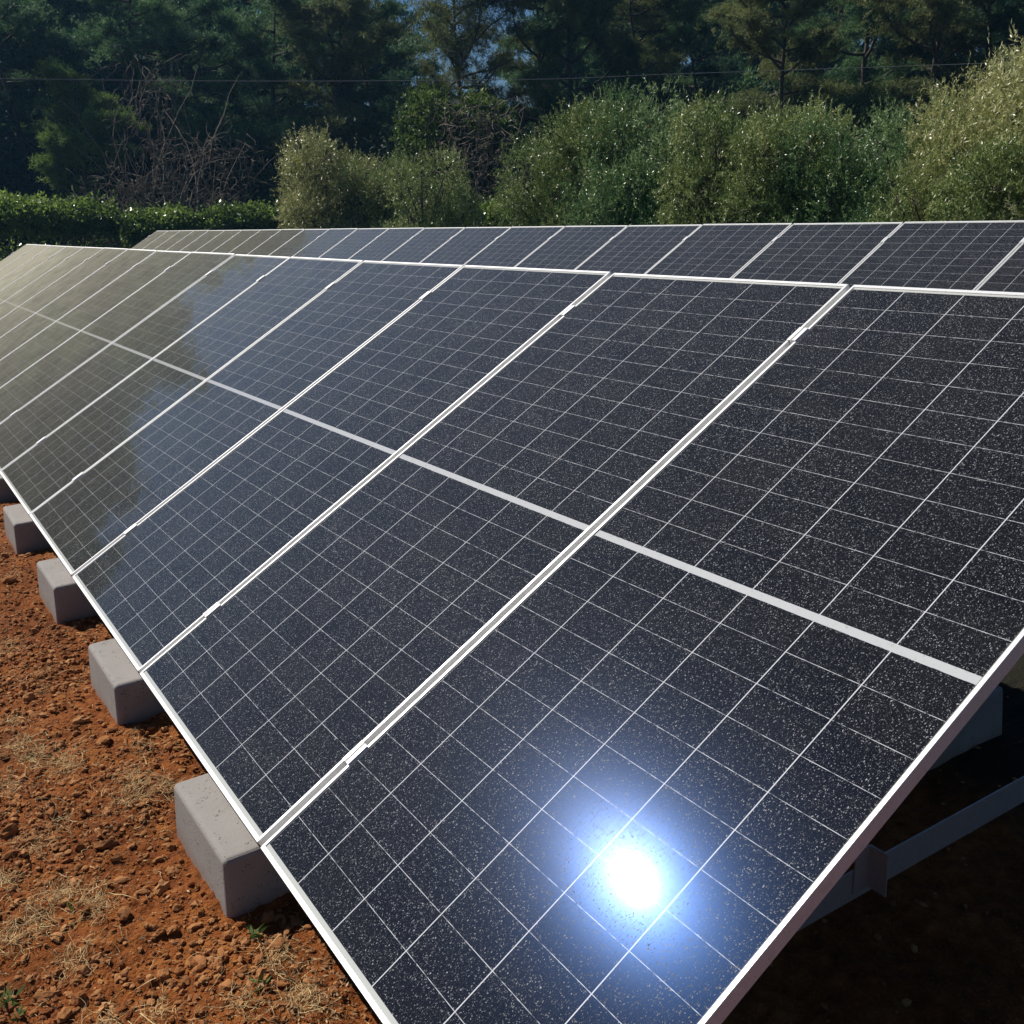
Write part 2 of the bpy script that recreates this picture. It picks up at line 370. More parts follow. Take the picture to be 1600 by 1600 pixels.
def olive_meshes(seed, h, r, twigs=2600, per=20, leaf=(0.06, 0.016), mat='olive', low=0.08, lobes=34):
    rng = np.random.default_rng(seed)
    # lobes of the crown
    Lc, Lr = [], []
    for i in range(lobes):
        a = rng.uniform(0, 2 * PI); q = rng.uniform(0, 1) ** 0.36; zz = rng.uniform(0.12, 0.84) * h
        env = math.sin(min(1, (zz / h) * 0.8 + 0.25) * PI) ** 0.5
        Lc.append((math.cos(a) * q * r * 0.86 * env, math.sin(a) * q * r * 0.86 * env, zz))
        Lr.append(rng.uniform(0.085, 0.20) * min(h, 2 * r))
    Lc = np.array(Lc); Lr = np.array(Lr)
    top = Lc[:, 2] + Lr; Lc[:, 2] *= (h * 0.95) / top.max()
    w = Lr ** 2; idx = rng.choice(lobes, twigs, p=w / w.sum())
    nrm = unit(rng.normal(size=(twigs, 3)) + np.array([0, 0, 0.25])); nrm[:, 2] *= 0.9
    rr = rng.uniform(0.55, 1.05, twigs) ** 0.5
    P = Lc[idx] + nrm * (Lr[idx] * rr)[:, None]
    P[:, 2] = np.maximum(P[:, 2], low * h + rng.uniform(0, 0.2, twigs))
    D = unit(nrm * 0.8 + rng.normal(size=(twigs, 3)) * 0.55 + np.array([0, 0, 0.18]))
    TL = rng.uniform(0.16, 0.42, twigs)
    # a few tall shoots standing out of the crown
    sh = rng.choice(twigs, 70, replace=False); sh = sh[P[sh, 2] > 0.6 * h]; TL[sh] *= 1.7; D[sh] = unit(D[sh] * 0.4 + np.array([0, 0, 1.0]))
    t = np.tile(np.linspace(0.05, 1, per), twigs); ti = np.repeat(np.arange(twigs), per)
    LP = P[ti] + D[ti] * (TL[ti] * t)[:, None]
    LD = unit(D[ti] * 0.8 + rng.normal(size=(len(ti), 3)) * 0.75)
    clump = rng.normal(0, 0.07, twigs) + rng.normal(0, 0.15, lobes)[idx]
    tint = np.clip(0.28 + clump[ti] + rng.normal(0, 0.13, len(ti)) + 0.45 * (rng.uniform(size=len(ti)) > 0.86) + 0.12 * (nrm[ti, 2]), 0, 1)  # leaves on the upper lobe sides tinted lighter, as if lit
    V, Fq = leaf_quads(LP, LD, leaf[0] * rng.uniform(0.7, 1.35, len(ti)), leaf[1] * rng.uniform(0.8, 1.2, len(ti)), rng)
    crown = mesh_np('crown', V, [Fq], M[mat], tint=tint)
    paths = []
    base = np.array([0, 0, -0.05]); tr = wander(base, (rng.normal() * 0.1, rng.normal() * 0.1, 1), h * 0.22, 4, rng, 0.12)
    paths.append((tr, np.linspace(0.16, 0.11, 5) * h / 3.4))
    for i in range(lobes):
        p0 = tr[-1] if i % 2 else tr[-2]; mid = (p0 + Lc[i]) / 2 + rng.normal(size=3) * 0.12 * r
        s = np.linspace(0, 1, 7)[:, None]; q = (1 - s) ** 2 * p0 + 2 * s * (1 - s) * mid + s ** 2 * Lc[i]
        paths.append((q, np.linspace(0.055, 0.018, 7) * h / 3.4))
        for k in range(6):
            e = Lc[i] + unit(rng.normal(size=3)) * Lr[i] * 0.8; paths.append((wander(Lc[i], e - Lc[i], Lr[i] * 0.9, 5, rng, 0.25), np.linspace(0.014, 0.004, 6)))
    V, Fq = tubes(paths); trunk = mesh_np('trunk', V, [Fq], M['obark'], smooth=True)
    return trunk, crown

def pine_parts(seed, h, r, base=0.18, limbs=30, tufts=46, per=16, needle=(0.17, 0.022), flat=0.55, sparse=1.0):
    rng = np.random.default_rng(seed); paths = []
    lean = rng.normal(size=2) * 0.05
    trunk = wander((0, 0, -0.1), (lean[0], lean[1], 1), h * 0.97, 10, rng, 0.05, 0.03)
    tr = np.linspace(0.17, 0.02, 11) * h / 11; paths.append((trunk, tr))
    TP = []; TC = []
    for i in range(limbs):
        f = base + (1 - base) * (i + rng.uniform(0, 1)) / limbs
        k = min(9.99, f * 10); p0 = trunk[int(k)] * (1 - k % 1) + trunk[min(10, int(k) + 1)] * (k % 1)
        a = rng.uniform(0, 2 * PI); prof = (math.sin(PI * min(1, (1 - f) * 0.72 + 0.20)) ** 0.8)
        ln = r * prof * rng.uniform(0.55, 1.1)
        q = wander(p0, (math.cos(a), math.sin(a), rng.uniform(-0.05, 0.45)), ln, 6, rng, 0.16, 0.05)
        paths.append((q, np.linspace(0.055, 0.012, 7) * h / 11 * (0.6 + 0.6 * prof)))
        nsub = 5
        cl = rng.normal(0, 0.16)
        for s in range(nsub):
            t = rng.uniform(0.3, 1.0) * 6; ki = int(min(5, t)); c = q[ki] * (1 - (t - ki)) + q[ki + 1] * (t - ki)
            n = int(tufts * sparse * rng.uniform(0.5, 1.5)); rad_ = rng.uniform(0.22, 0.55) * h / 11 * 1.5
            g = rng.normal(size=(n, 3)) * rad_ * rng.uniform(0.30, 0.62, (n, 1)); g[:, 2] *= flat; g[:, :2] += rng.normal(size=2) * g[:, 2:3] * 0.8
            TP.append(c + g + np.array([0, 0, 0.1])); TC.append(np.full(n, cl + rng.normal(0, 0.1)))
    TP = np.concatenate(TP); TC = np.concatenate(TC); n = len(TP)
    TP[:, 2] = np.maximum(TP[:, 2], 0.25)
    ti = np.repeat(np.arange(n), per); LD = unit(rng.normal(size=(len(ti), 3)) + np.array([0, 0, 0.35]))
    V, Fq = leaf_quads(TP[ti] + rng.normal(size=(len(ti), 3)) * 0.03, LD, needle[0] * rng.uniform(0.6, 1.3, len(ti)), needle[1], rng)
    tint = np.clip(0.42 + TC[ti] + rng.normal(0, 0.17, len(ti)), 0, 1)
    return paths, V, Fq, tint
def pine_meshes(mat, *a, **k):
    paths, V, Fq, tint = pine_parts(*a, **k); tv, tf = tubes(paths)
    return mesh_np('trunk', tv, [tf], M['bark'], smooth=True), mesh_np('crown', V, [Fq], M[mat], tint=tint)

# ------------------------------------------------------------------ ground
def vnoise(X, Y, s, seed):
    """smooth value noise"""
    rng = np.random.default_rng(seed); G = rng.uniform(-1, 1, (256, 256))
    x = X * s; y = Y * s; xi = np.floor(x).astype(int); yi = np.floor(y).astype(int)
    fx = x - xi; fy = y - yi; fx = fx * fx * (3 - 2 * fx); fy = fy * fy * (3 - 2 * fy)
    g = lambda i, j: G[i % 256, j % 256]
    return (g(xi, yi) * (1 - fx) * (1 - fy) + g(xi + 1, yi) * fx * (1 - fy) + g(xi, yi + 1) * (1 - fx) * fy + g(xi + 1, yi + 1) * fx * fy)
def height(X, Y):
    h = 0.018 * vnoise(X, Y, 1.7, 1) + 0.011 * vnoise(X, Y, 6, 2) + 0.007 * vnoise(X, Y, 17, 3)
    h = h + 0.0060 * vnoise(X, Y, 45, 4) + 0.0036 * vnoise(X, Y, 95, 5)
    near = np.exp(-(np.maximum(0, -Y - 4) / 6) ** 2 - (np.maximum(0, Y - 9) / 6) ** 2)
    return h * near + 0.10 * vnoise(X, Y, 0.11, 6) * (1 - near)
def axis(parts):
    o = []
    for a, b, st in parts:
        o.append(np.arange(a, b, st))
    return np.concatenate(o)
def geo_out(a, b, first):
    """growing steps from a outward to b"""
    s = 1 if b > a else -1; x = a; st = first; o = []
    while (b - x) * s > 0: x += s * st; st *= 1.22; o.append(x)
    o[-1] = b
    return o
xs = np.array(sorted(set(np.round(np.concatenate([geo_out(-9.0, -900, 0.05), axis([(-9, -5.2, 0.04), (-5.2, -2.4, 0.014), (-2.4, 1.3, 0.0075)]), geo_out(1.3, 600, 0.012)]), 5))))
ys = np.array(sorted(set(np.round(np.concatenate([geo_out(-0.85, -600, 0.01), axis([(-0.85, 0.2, 0.0075), (0.2, 1.8, 0.02)]), geo_out(1.8, 900, 0.03)]), 5))))
X, Y = np.meshgrid(xs, ys, indexing='ij'); nx, ny = X.shape
V = np.stack([X, Y, height(X, Y)], -1).reshape(-1, 3)
i = (np.arange(nx - 1)[:, None] * ny + np.arange(ny - 1)[None]).ravel()
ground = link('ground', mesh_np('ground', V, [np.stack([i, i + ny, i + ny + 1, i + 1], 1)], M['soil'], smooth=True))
tag(ground, 'red clay soil ground between and under the panel rows', 'ground', kind='structure')

# ------------------------------------------------------------------ solar panels
TILT = rad(30)
ct, st = math.cos(TILT), math.sin(TILT)
def make_panel():
    root = empty('solar_panel', (0, 0, 0))
    fr = MB(); w = 0.0095
    # mitred frame bars
    def bar(o0, o1, i1, i0):
        n = len(fr.v)
        for z in (0, -0.035):
            for (x, y) in (o0, o1, i1, i0): fr.v.append((x, y, z))
        for q in ((0,1,2,3),(4,7,6,5),(0,4,5,1),(1,5,6,2),(2,6,7,3),(3,7,4,0)): fr.f.append([n + k for k in q])
    A = [(0, 0), (PW, 0), (PW, PL), (0, PL)]; h2 = 0.0115; B = [(w, h2), (PW - w, h2), (PW - w, PL - h2), (w, PL - h2)]
    for k in range(4): bar(A[k], A[(k + 1) % 4], B[(k + 1) % 4], B[k])
    f = fr.build('frame', M['alu'], root, bevel=0.0009, seg=1)
    g = MB(); g.box((0.006, 0.006, -0.009), (PW - 0.006, PL - 0.006, -0.0028)); g.build('glazed_cell_sheet', M['cells'], root)
    j = MB()
    for u in (0.567,): j.box((u - 0.045, PL / 2 - 0.03, -0.030), (u + 0.045, PL / 2 + 0.03, -0.0095))
    j.build('junction_box', M['back'], root, bevel=0.002)
    return root
panel0 = make_panel()
# the clamp that grips this panel and its left neighbour: a hat section with a bolt
def make_clamp(parent, v):
    c = MB()
    c.box((-0.0210, v - 0.028, 0.0006), (-0.0085, v + 0.028, 0.0036)); c.box((-0.0115, v - 0.028, -0.028), (-0.0085, v + 0.028, 0.0006))
    o = MB()
    s = 0.031
    pts = [(0.006, 0.0006), (0.006, 0.0042), (-0.0065, 0.0042), (-0.0065, -0.012), (-0.0135, -0.012), (-0.0135, 0.0042), (-0.026, 0.0042), (-0.026, 0.0006), (-0.0165, 0.0006), (-0.0165, -0.016), (-0.0035, -0.016), (-0.0035, 0.0006)]
    pts = [(-x - 0.020, z) for x, z in pts]
    o.prism(pts, 1, v - s, v + s)
    cl = o.build('panel_clamp', M['alu'], parent)
    b = MB()
    b.prism([(-0.010 + 0.0058 * math.cos(k * PI / 3), v + 0.0058 * math.sin(k * PI / 3)) for k in range(6)], 2, -0.012, -0.005)
    b.build('bolt', M['bolt'], cl)
    return cl
for v in (0.302, 2.022): make_clamp(panel0, v)

ORD = ['first', 'second', 'third', 'fourth', 'fifth', 'sixth', 'seventh', 'eighth', 'ninth', 'tenth', 'eleventh', 'twelfth', 'thirteenth', 'fourteenth', 'fifteenth', 'sixteenth', 'seventeenth', 'eighteenth', 'nineteenth', 'twentieth', 'twenty-first', 'twenty-second', 'twenty-third', 'twenty-fourth']
prng = random.Random(4)
def place_panel(p, x, y, z):
    p.rotation_euler = (TILT + rad(prng.uniform(-0.08, 0.08)), rad(prng.uniform(-0.10, 0.10)), rad(prng.uniform(-0.02, 0.02)))
    p.location = (x, y, z + prng.uniform(-0.001, 0.001))
front = {0: 'nearest solar panel of the front row, reflecting the bright sun, bare frame edge at right',
         1: 'second solar panel of the front row, next to the one reflecting the sun',
         14: 'farthest solar panel at the left end of the front row'}
PITCH = 1.154
for k in range(15):
    p = panel0 if k == 0 else copy_tree(panel0)
    place_panel(p, 0.008 - k * PITCH, 0, Z0)
    look = 'dark speckled glass' if k < 5 else ('greyish blue glare' if k < 9 else 'pale olive glare')
    tag(p, front.get(k, '%s solar panel from the near end of the front row, with %s' % (ORD[k], look)), 'solar panel', 'solar panels of the front row')
BX, BY, BZ = -3.305, 4.628, 0.015
for k in range(-2, 21):
    p = copy_tree(panel0)
    place_panel(p, 0.008 + BX - k * PITCH, BY, Z0 + BZ)
    n = 20 - k
    lab = 'farthest solar panel at the left end of the back row' if n == 0 else ('solar panel cut by the right edge of the photo in the back row' if k == -1 else '%s solar panel from the far left end of the back row' % ORD[n])
    if k == -2: lab = 'twenty-third solar panel from the far left end, right end of the back row'
    tag(p, lab, 'solar panel', 'solar panels of the back row')

# racks: purlins, sloping beams, base beams and rear posts
def slope(u_y, v, z=0.0):
    return (v * ct - z * st, v * st + z * ct)
def make_rack(name, x0, x1, yo, zo, sup, label):
    root = empty(name, ((x0 + x1) / 2, yo, zo)); cx = (x0 + x1) / 2
    for v in (0.302, 2.022):
        pts = [slope(0, v - 0.02, -0.036), slope(0, v + 0.02, -0.036), slope(0, v + 0.02, -0.076), slope(0, v - 0.02, -0.076)]
        MB().prism(pts, 0, x0 - cx + 0.05, x1 - cx - 0.05).build('purlin', M['galv'], root)
    for sx in sup:
        x = sx - cx
        pts = [slope(0, 0.10, -0.077), slope(0, 2.15, -0.077), slope(0, 2.15, -0.127), slope(0, 0.10, -0.127)]
        MB().prism(pts, 0, x - 0.02, x + 0.02).build('sloping_beam', M['galv'], root)
        b = MB(); zt = -0.004; zb = zt - 0.075
        b.box((x + 0.016, 0.12, zb + 0.004), (x + 0.020, 2.12, zt)); b.box((x - 0.02, 0.12, zb), (x + 0.020, 2.12, zb + 0.004))
        b.build('base_beam', M['galv'], root)
        q = MB(); q.box((x - 0.026, 1.95, zb + 0.01), (x - 0.022, 1.99, 1.95 * st / ct - 0.13)); q.box((x - 0.022, 1.95, zb + 0.01), (x + 0.012, 1.954, 1.95 * st / ct - 0.13)); q.build('rear_post', M['galv'], root)
        q = MB(); q.box((x + 0.022, 1.076, -0.060), (x + 0.070, 1.080, 0.045)); q.box((x + 0.021, 1.03, -0.060), (x + 0.0245, 1.076, 0.045)); q.build('bracket', M['galv'], root)
    tag(root, label, 'rack'); return root
S0 = -0.27
fsup = [S0 + 1.145 - k * 1.145 for k in range(15)]
make_rack('panel_rack', 0.008 - 14 * PITCH, 0.008 + PW, 0, Z0, [0.84] + fsup[1:], 'steel rack with sloping beams carrying the front row of solar panels')
make_rack('panel_rack', BX - 20 * PITCH, BX + 3 * PITCH - 0.02, BY, Z0 + BZ, [BX + 2.2 - k * PITCH for k in range(0, 23, 1)], 'steel rack carrying the back row of solar panels')

# concrete blocks
def make_block(w=0.43, d=0.40, h=0.155):
    import bmesh
    me = bpy.data.meshes.new('concrete_block'); bm = bmesh.new(); bmesh.ops.create_cube(bm, size=1)
    for v in bm.verts:
        s = 1.0 if v.co.z > 0 else 1.0
        v.co.x *= w * (1.0 if v.co.z > 0 else 1.04); v.co.y *= d * (1.0 if v.co.z > 0 else 1.07); v.co.z = (v.co.z + 0.5) * (h + 0.05) - 0.05
    bmesh.ops.bevel(bm, geom=list(bm.edges), offset=0.015, segments=4, affect='EDGES', profile=0.5)
    bm.to_mesh(me); bm.free(); me.materials.append(M['conc'])
    return me
bme = make_block()
BLK_X, BLK_Y, BLK_P = -0.27, 0.125, 1.145
flabs = {1: 'largest pale concrete block at the lower panel edge, nearest the camera',
         2: 'second concrete block from the camera along the lower panel edge', 3: 'third concrete block from the camera along the lower panel edge',
         4: 'fourth concrete block along the lower panel edge, near the left edge of the photo',
         5: 'concrete block mostly hidden in shade at the left edge of the photo'}
for k in range(1, 6):
    o = link('concrete_block', bme); o.location = (BLK_X - (k - 1) * BLK_P, BLK_Y, 0); o.rotation_euler[2] = rad(prng.uniform(-1, 1))
    tag(o, flabs[k], 'concrete block', 'concrete blocks weighing down the front rack')
o = link('concrete_block', bme); o.location = (0.29, 1.95, 0.0)
tag(o, 'rear concrete block in deep shade under the nearest solar panel', 'concrete block', 'concrete blocks weighing down the front rack')

# ------------------------------------------------------------------ soil clods, gravel, straw
import bmesh as _b
bm = _b.new(); _b.ops.create_icosphere(bm, subdivisions=2, radius=1.0)
ICO = np.array([v.co[:] for v in bm.verts]); ICF = np.array([[v.index for v in f.verts] for f in bm.faces]); bm.free()
bm = _b.new(); _b.ops.create_icosphere(bm, subdivisions=1, radius=1.0)
ICO1 = np.array([v.co[:] for v in bm.verts]); ICF1 = np.array([[v.index for v in f.verts] for f in bm.faces]); bm.free()
grng = np.random.default_rng(11)
def rocks(n, px, py, size, ico, icf, rng, sink=0.25):
    nv = len(ico)
    V = ico[None] * (1 + rng.normal(0, 0.16, (n, nv, 1)))
    V = V * np.stack([rng.uniform(0.7, 1.5, n), rng.uniform(0.6, 1.1, n), rng.uniform(0.4, 0.85, n)], 1)[:, None]
    a = rng.uniform(0, 2 * PI, n); b = rng.normal(0, 0.3, n)
    R = np.zeros((n, 3, 3)); R[:, 0, 0] = np.cos(a); R[:, 0, 1] = -np.sin(a); R[:, 1, 0] = np.sin(a); R[:, 1, 1] = np.cos(a); R[:, 2, 2] = 1
    Rb = np.zeros((n, 3, 3)); Rb[:, 0, 0] = 1; Rb[:, 1, 1] = np.cos(b); Rb[:, 1, 2] = -np.sin(b); Rb[:, 2, 1] = np.sin(b); Rb[:, 2, 2] = np.cos(b)
    V = np.einsum('nij,nvj->nvi', R @ Rb, V) * size[:, None, None]
    V += np.stack([px, py, height(px, py) + size * sink], 1)[:, None]
    Fq = (icf[None] + (np.arange(n) * nv)[:, None, None]).reshape(-1, 3)
    return V.reshape(-1, 3), Fq, np.repeat(np.clip(rng.normal(0.45, 0.28, n), 0, 1), len(icf))
def outside_blocks(px, py):
    ok = np.ones(len(px), bool)
    for k in range(5): ok &= ~((np.abs(px - (BLK_X - k * BLK_P)) < 0.24) & (np.abs(py - BLK_Y) < 0.225))
    return ok
def scatter(n, rng, x0=-5.4, x1=1.1, y0=-0.85, y1=0.25, power=1.6):
    t = rng.uniform(0, 1, n) ** power; px = x1 - (x1 - x0) * t; py = rng.uniform(y0, y1, n)
    dens = 0.5 + 0.5 * vnoise(px, py, 5.0, 21); ok = (rng.uniform(size=n) < 0.25 + 0.9 * dens) & outside_blocks(px, py)
    return px[ok], py[ok]
Vs, Fs, Ts, off = [], [], [], 0
for (x, y, n, sx_, sy_) in ((60, 1060, 420, 0.22, 0.12), (30, 1000, 260, 0.3, 0.12), (90, 930, 200, 0.3, 0.08), (50, 1300, 160, 0.10, 0.07), (330, 1490, 120, 0.07, 0.05)):
    v = ray(x, y); g = CAM + v * (-CAM[2] / v[2]); px = g[0] + grng.normal(0, sx_, n); py = g[1] + grng.normal(0, sy_, n); ok = outside_blocks(px, py); px, py = px[ok], py[ok]
    v, f, t = rocks(len(px), px, py, 0.003 + 0.011 * grng.uniform(0, 1, len(px)) ** 2, ICO, ICF, grng, 0.25); Vs.append(v); Fs.append(f + off); Ts.append(t); off += len(v)
for (n, lo, hi, ico, icf) in ((34000, 0.0016, 0.0045, ICO1, ICF1), (13000, 0.004, 0.010, ICO, ICF), (1500, 0.009, 0.018, ICO, ICF)):
    px, py = scatter(n, grng); sz = lo + (hi - lo) * grng.uniform(0, 1, len(px)) ** 2
    v, f, t = rocks(len(px), px, py, sz, ico, icf, grng); Vs.append(v); Fs.append(f + off); Ts.append(t); off += len(v)
px = grng.uniform(-6.5, 3.6, 12000); py = grng.uniform(-2.4, 2.4, 12000); ok = outside_blocks(px, py); px, py = px[ok], py[ok]
v, f, t = rocks(len(px), px, py, 0.002 + 0.010 * grng.uniform(0, 1, len(px)) ** 3, ICO1, ICF1, grng); Vs.append(v); Fs.append(f + off); Ts.append(t); off += len(v)
gravel = link('gravel', mesh_np('gravel', np.concatenate(Vs), [np.concatenate(Fs)], M['rock'], tint=np.concatenate(Ts)))
tag(gravel, 'crumbs and small stones of red earth lying on the soil', 'gravel', kind='stuff')
def gpt(x, y):
    v = ray(x, y); s = -CAM[2] / v[2]; return CAM + v * s
clods = [(195, 1437, 0.020, 'dark upright clod of red earth casting a short shadow, left of the nearest block'),
         (355, 1540, 0.019, 'rounded orange clod near the bottom edge, among dead leaves'),
         (125, 1562, 0.018, 'flat-topped red clod low down, below the dry grass'),
         (70, 1555, 0.019, 'knobbly clod beside green weeds in the bottom left corner'),
         (165, 1325, 0.019, 'orange lump of earth left of the nearest concrete block'),
         (240, 1378, 0.012, 'small dark clod close to the foot of the nearest block'),
         (15, 1310, 0.022, 'pale orange stone at the left edge of the photo'),
         (130, 1137, 0.020, 'red clod left of the second concrete block'),
         (165, 1165, 0.024, 'dark rough clod just below the second concrete block'),
         (20, 1345, 0.018, 'reddish stone below the pale one at the left edge'),
         (315, 1432, 0.013, 'low orange clod just below the nearest block foot'),
         (16, 910, 0.03, 'brownish clod near the left edge, between the third and fourth blocks'),
         (45, 1095, 0.024, 'ridge-like red clod at left, level with the second block')]
for (x, y, s, lab) in clods:
    g = gpt(x, y); v, f, t = rocks(1, np.array([g[0]]), np.array([g[1]]), np.array([s]), ICO, ICF, grng, 0.45)
    tag(link('soil_clod', mesh_np('soil_clod', v - np.array([g[0], g[1], 0]), [f], M['rock'], tint=t), loc=(g[0], g[1], 0)), lab, 'clod', 'clods of earth on the soil')

def ribbons(P, D, L, W, rng, k=4, bend=0.35, lift=0.15):
    """curved thin blades lying on or rising from the soil"""
    n = len(P); V = np.zeros((n, k + 1, 2, 3)); p = P.copy(); d = D.copy()
    for i in range(k + 1):
        side = unit(np.cross(d, np.array([0, 0, 1.0]) + rng.normal(size=(n, 3)) * 0.4)); w = (W * (1 - 0.8 * (i / k) ** 2))[:, None] / 2
        V[:, i, 0] = p - side * w; V[:, i, 1] = p + side * w
        p = p + d * (L / k)[:, None]; d = unit(d + rng.normal(size=(n, 3)) * bend - np.array([0, 0, lift]))
        gz = height(p[:, 0], p[:, 1]) + 0.002; p[:, 2] = np.maximum(p[:, 2], gz + rng.uniform(0, 0.004, n))
    V = V.reshape(-1, 3); base = (np.arange(n) * (k + 1) * 2)[:, None] + (np.arange(k) * 2)[None]; base = base.ravel()
    return V, np.stack([base, base + 1, base + 3, base + 2], 1)
def straw_mesh():
    Vs, Fs, Ts, off = [], [], [], 0
    def add(P, D, L, W, T, **kw):
        nonlocal off
        v, f = ribbons(P, D, L, W, grng, **kw); Vs.append(v); Fs.append(f + off); off += len(v); Ts.append(np.repeat(T, len(f) // len(P)))
    # loose straws
    px, py = scatter(2400, grng); n = len(px); a = grng.uniform(0, 2 * PI, n)
    add(np.stack([px, py, height(px, py) + 0.004], 1), unit(np.stack([np.cos(a), np.sin(a), grng.uniform(-0.02, 0.25, n)], 1)), grng.uniform(0.012, 0.075, n), grng.uniform(0.0009, 0.0026, n), np.clip(grng.normal(0.6, 0.25, n), 0, 1))
    # tufts and mats
    tufts = [(60, 1190, 160, .11), (30, 1175, 120, .10), (110, 1200, 130, .09), (210, 1225, 150, .09), (260, 1235, 110, .07), (150, 1420, 130, .09), (60, 1440, 120, .09), (100, 1400, 90, .07),
             (10, 1235, 90, .08), (20, 1470, 120, .08), (200, 1255, 100, .08), (430, 1500, 90, .06), (470, 1560, 110, .07), (380, 1570, 70, .06), (120, 1500, 90, .07), (60, 1330, 60, .07), (20, 1130, 60, .08), (160, 1600, 70, .06), (250, 1580, 50, .06), (15, 1385, 70, .06), (230, 1170, 60, .07), (10, 1010, 60, .1), (60, 1060, 40, .08), (20, 900, 50, .1), (90, 1290, 60, .06)]
    for (x, y, n, s) in tufts:
        n = int(n * 0.95)
        g = gpt(x, y); px = g[0] + grng.normal(0, s * 0.45, n); py = g[1] + grng.normal(0, s * 0.30, n); a = grng.uniform(0, 2 * PI, n)
        add(np.stack([px, py, height(px, py) + grng.uniform(0.002, 0.010, n)], 1), unit(np.stack([np.cos(a), np.sin(a), grng.uniform(-0.1, 0.55, n)], 1)), grng.uniform(0.02, 0.085, n), grng.uniform(0.0008, 0.0021, n), np.clip(grng.normal(0.6, 0.22, n), 0, 1), k=5, bend=0.38, lift=0.12)
    # long single stalks
    for (x, y, ang, l) in ((230, 1205, 2.9, .10), (170, 1400, 0.4, .12), (160, 1395, -0.6, .09), (40, 1310, -1.2, .08), (245, 1535, -1.5, .06), (120, 1180, 0.2, .13), (75, 1220, 1.5, .09), (220, 1590, 0.3, .1), (10, 965, -.7, .15), (470, 1590, 1.0, .09), (440, 1465, -.9, .07)):
        g = gpt(x, y); add(np.array([[g[0], g[1], 0.012]]), unit(np.array([[math.cos(ang), math.sin(ang), 0.1]])), np.array([l]), np.array([0.0024]), np.array([0.95]), k=7, bend=0.16, lift=0.02)
    return mesh_np('dry_grass', np.concatenate(Vs), [np.concatenate(Fs)], M['straw'], tint=np.concatenate(Ts))
tag(link('dry_grass', straw_mesh()), 'mats and loose stalks of dry straw lying on the red soil', 'dry grass', kind='stuff')
# leaf litter chips
px, py = scatter(7500, grng); extra = [(470, 1555, 420, .10), (520, 1580, 260, .08), (440, 1490, 200, .07), (330, 1590, 150, .1), (60, 1230, 150, .12), (20, 1000, 120, .15)]
for (x, y, n, s) in extra:
    g = gpt(x, y); px = np.concatenate([px, g[0] + grng.normal(0, s * 0.7, n)]); py = np.concatenate([py, g[1] + grng.normal(0, s * 0.5, n)])
n = len(px); a = grng.uniform(0, 2 * PI, n)
V, Fq = leaf_quads(np.stack([px, py, height(px, py) + 0.004], 1), unit(np.stack([np.cos(a), np.sin(a), grng.normal(0.1, 0.25, n)], 1)), grng.uniform(0.004, 0.019, n), grng.uniform(0.0015, 0.006, n), grng)
tag(link('leaf_litter', mesh_np('leaf_litter', V, [Fq], M['litter'], tint=np.clip(grng.normal(0.5, 0.3, n), 0, 1))), 'small dead leaves and chaff strewn over the red soil', 'leaf litter', kind='stuff')
# green weeds
for (x, y, n, s, lab) in ((12, 1565, 26, 0.028, 'green leafy weed in the bottom left corner'), (112, 1425, 8, 0.018, 'tiny green weed sprouting in the dry grass'),
                     (400, 1465, 12, 0.03, 'thin green blades just below the nearest block'), (408, 1540, 10, 0.03, 'dark green blades by the orange clod near the bottom edge'), (28, 1590, 14, 0.02, 'small green rosette at the bottom left, below the leafy weed')):
    g = gpt(x, y); a = grng.uniform(0, 2 * PI, n); P = np.stack([g[0] + grng.normal(0, 0.006, n), g[1] + grng.normal(0, 0.006, n), np.full(n, height(g[0], g[1]) + 0.003)], 1)
    V, Fq = leaf_quads(P, unit(np.stack([np.cos(a), np.sin(a), grng.uniform(0.2, 0.9, n)], 1)), s * grng.uniform(0.7, 1.3, n), s * 0.28 * np.ones(n), grng)
    tag(link('weed', mesh_np('weed', V - np.array([g[0], g[1], 0]), [Fq], M['weed'], tint=grng.uniform(0, 1, n)), loc=(g[0], g[1], 0)), lab, 'weed', 'green weeds')

# ------------------------------------------------------------------ olive bushes behind the back row
def place_tree(name, meshes, x, d, ytop, hmesh, width=1.0, rz=0, label='', cat='tree', group=None, gz=0.0):
    gx, gy = at(x, d); h = ztop(x, ytop, d) - gz; s = h / hmesh
    r = empty(name, (gx, gy, gz), rz); r.scale = (s * width, s * width, s)
    link('trunk', meshes[0], r); link('crown', meshes[1], r)
    tag(r, label, cat, group); return r
OM = [olive_meshes(s, 3.4, 1.9, twigs=3000, per=20, leaf=(0.072, 0.020)) for s in (1, 2)]
OD = [olive_meshes(s, 3.4, 1.8, twigs=2800, per=20, leaf=(0.070, 0.020), mat='olive_dark') for s in (5, 6)]
OP = olive_meshes(9, 3.4, 1.9, twigs=3400, per=20, leaf=(0.070, 0.017), mat='olive_pale')
OF = [olive_meshes(s, 3.4, 2.0, twigs=2600, per=18, leaf=(0.085, 0.026), mat=mm) for s, mm in ((12, 'olive'), (13, 'olive_pale'))]
G = 'olive trees behind the back row'
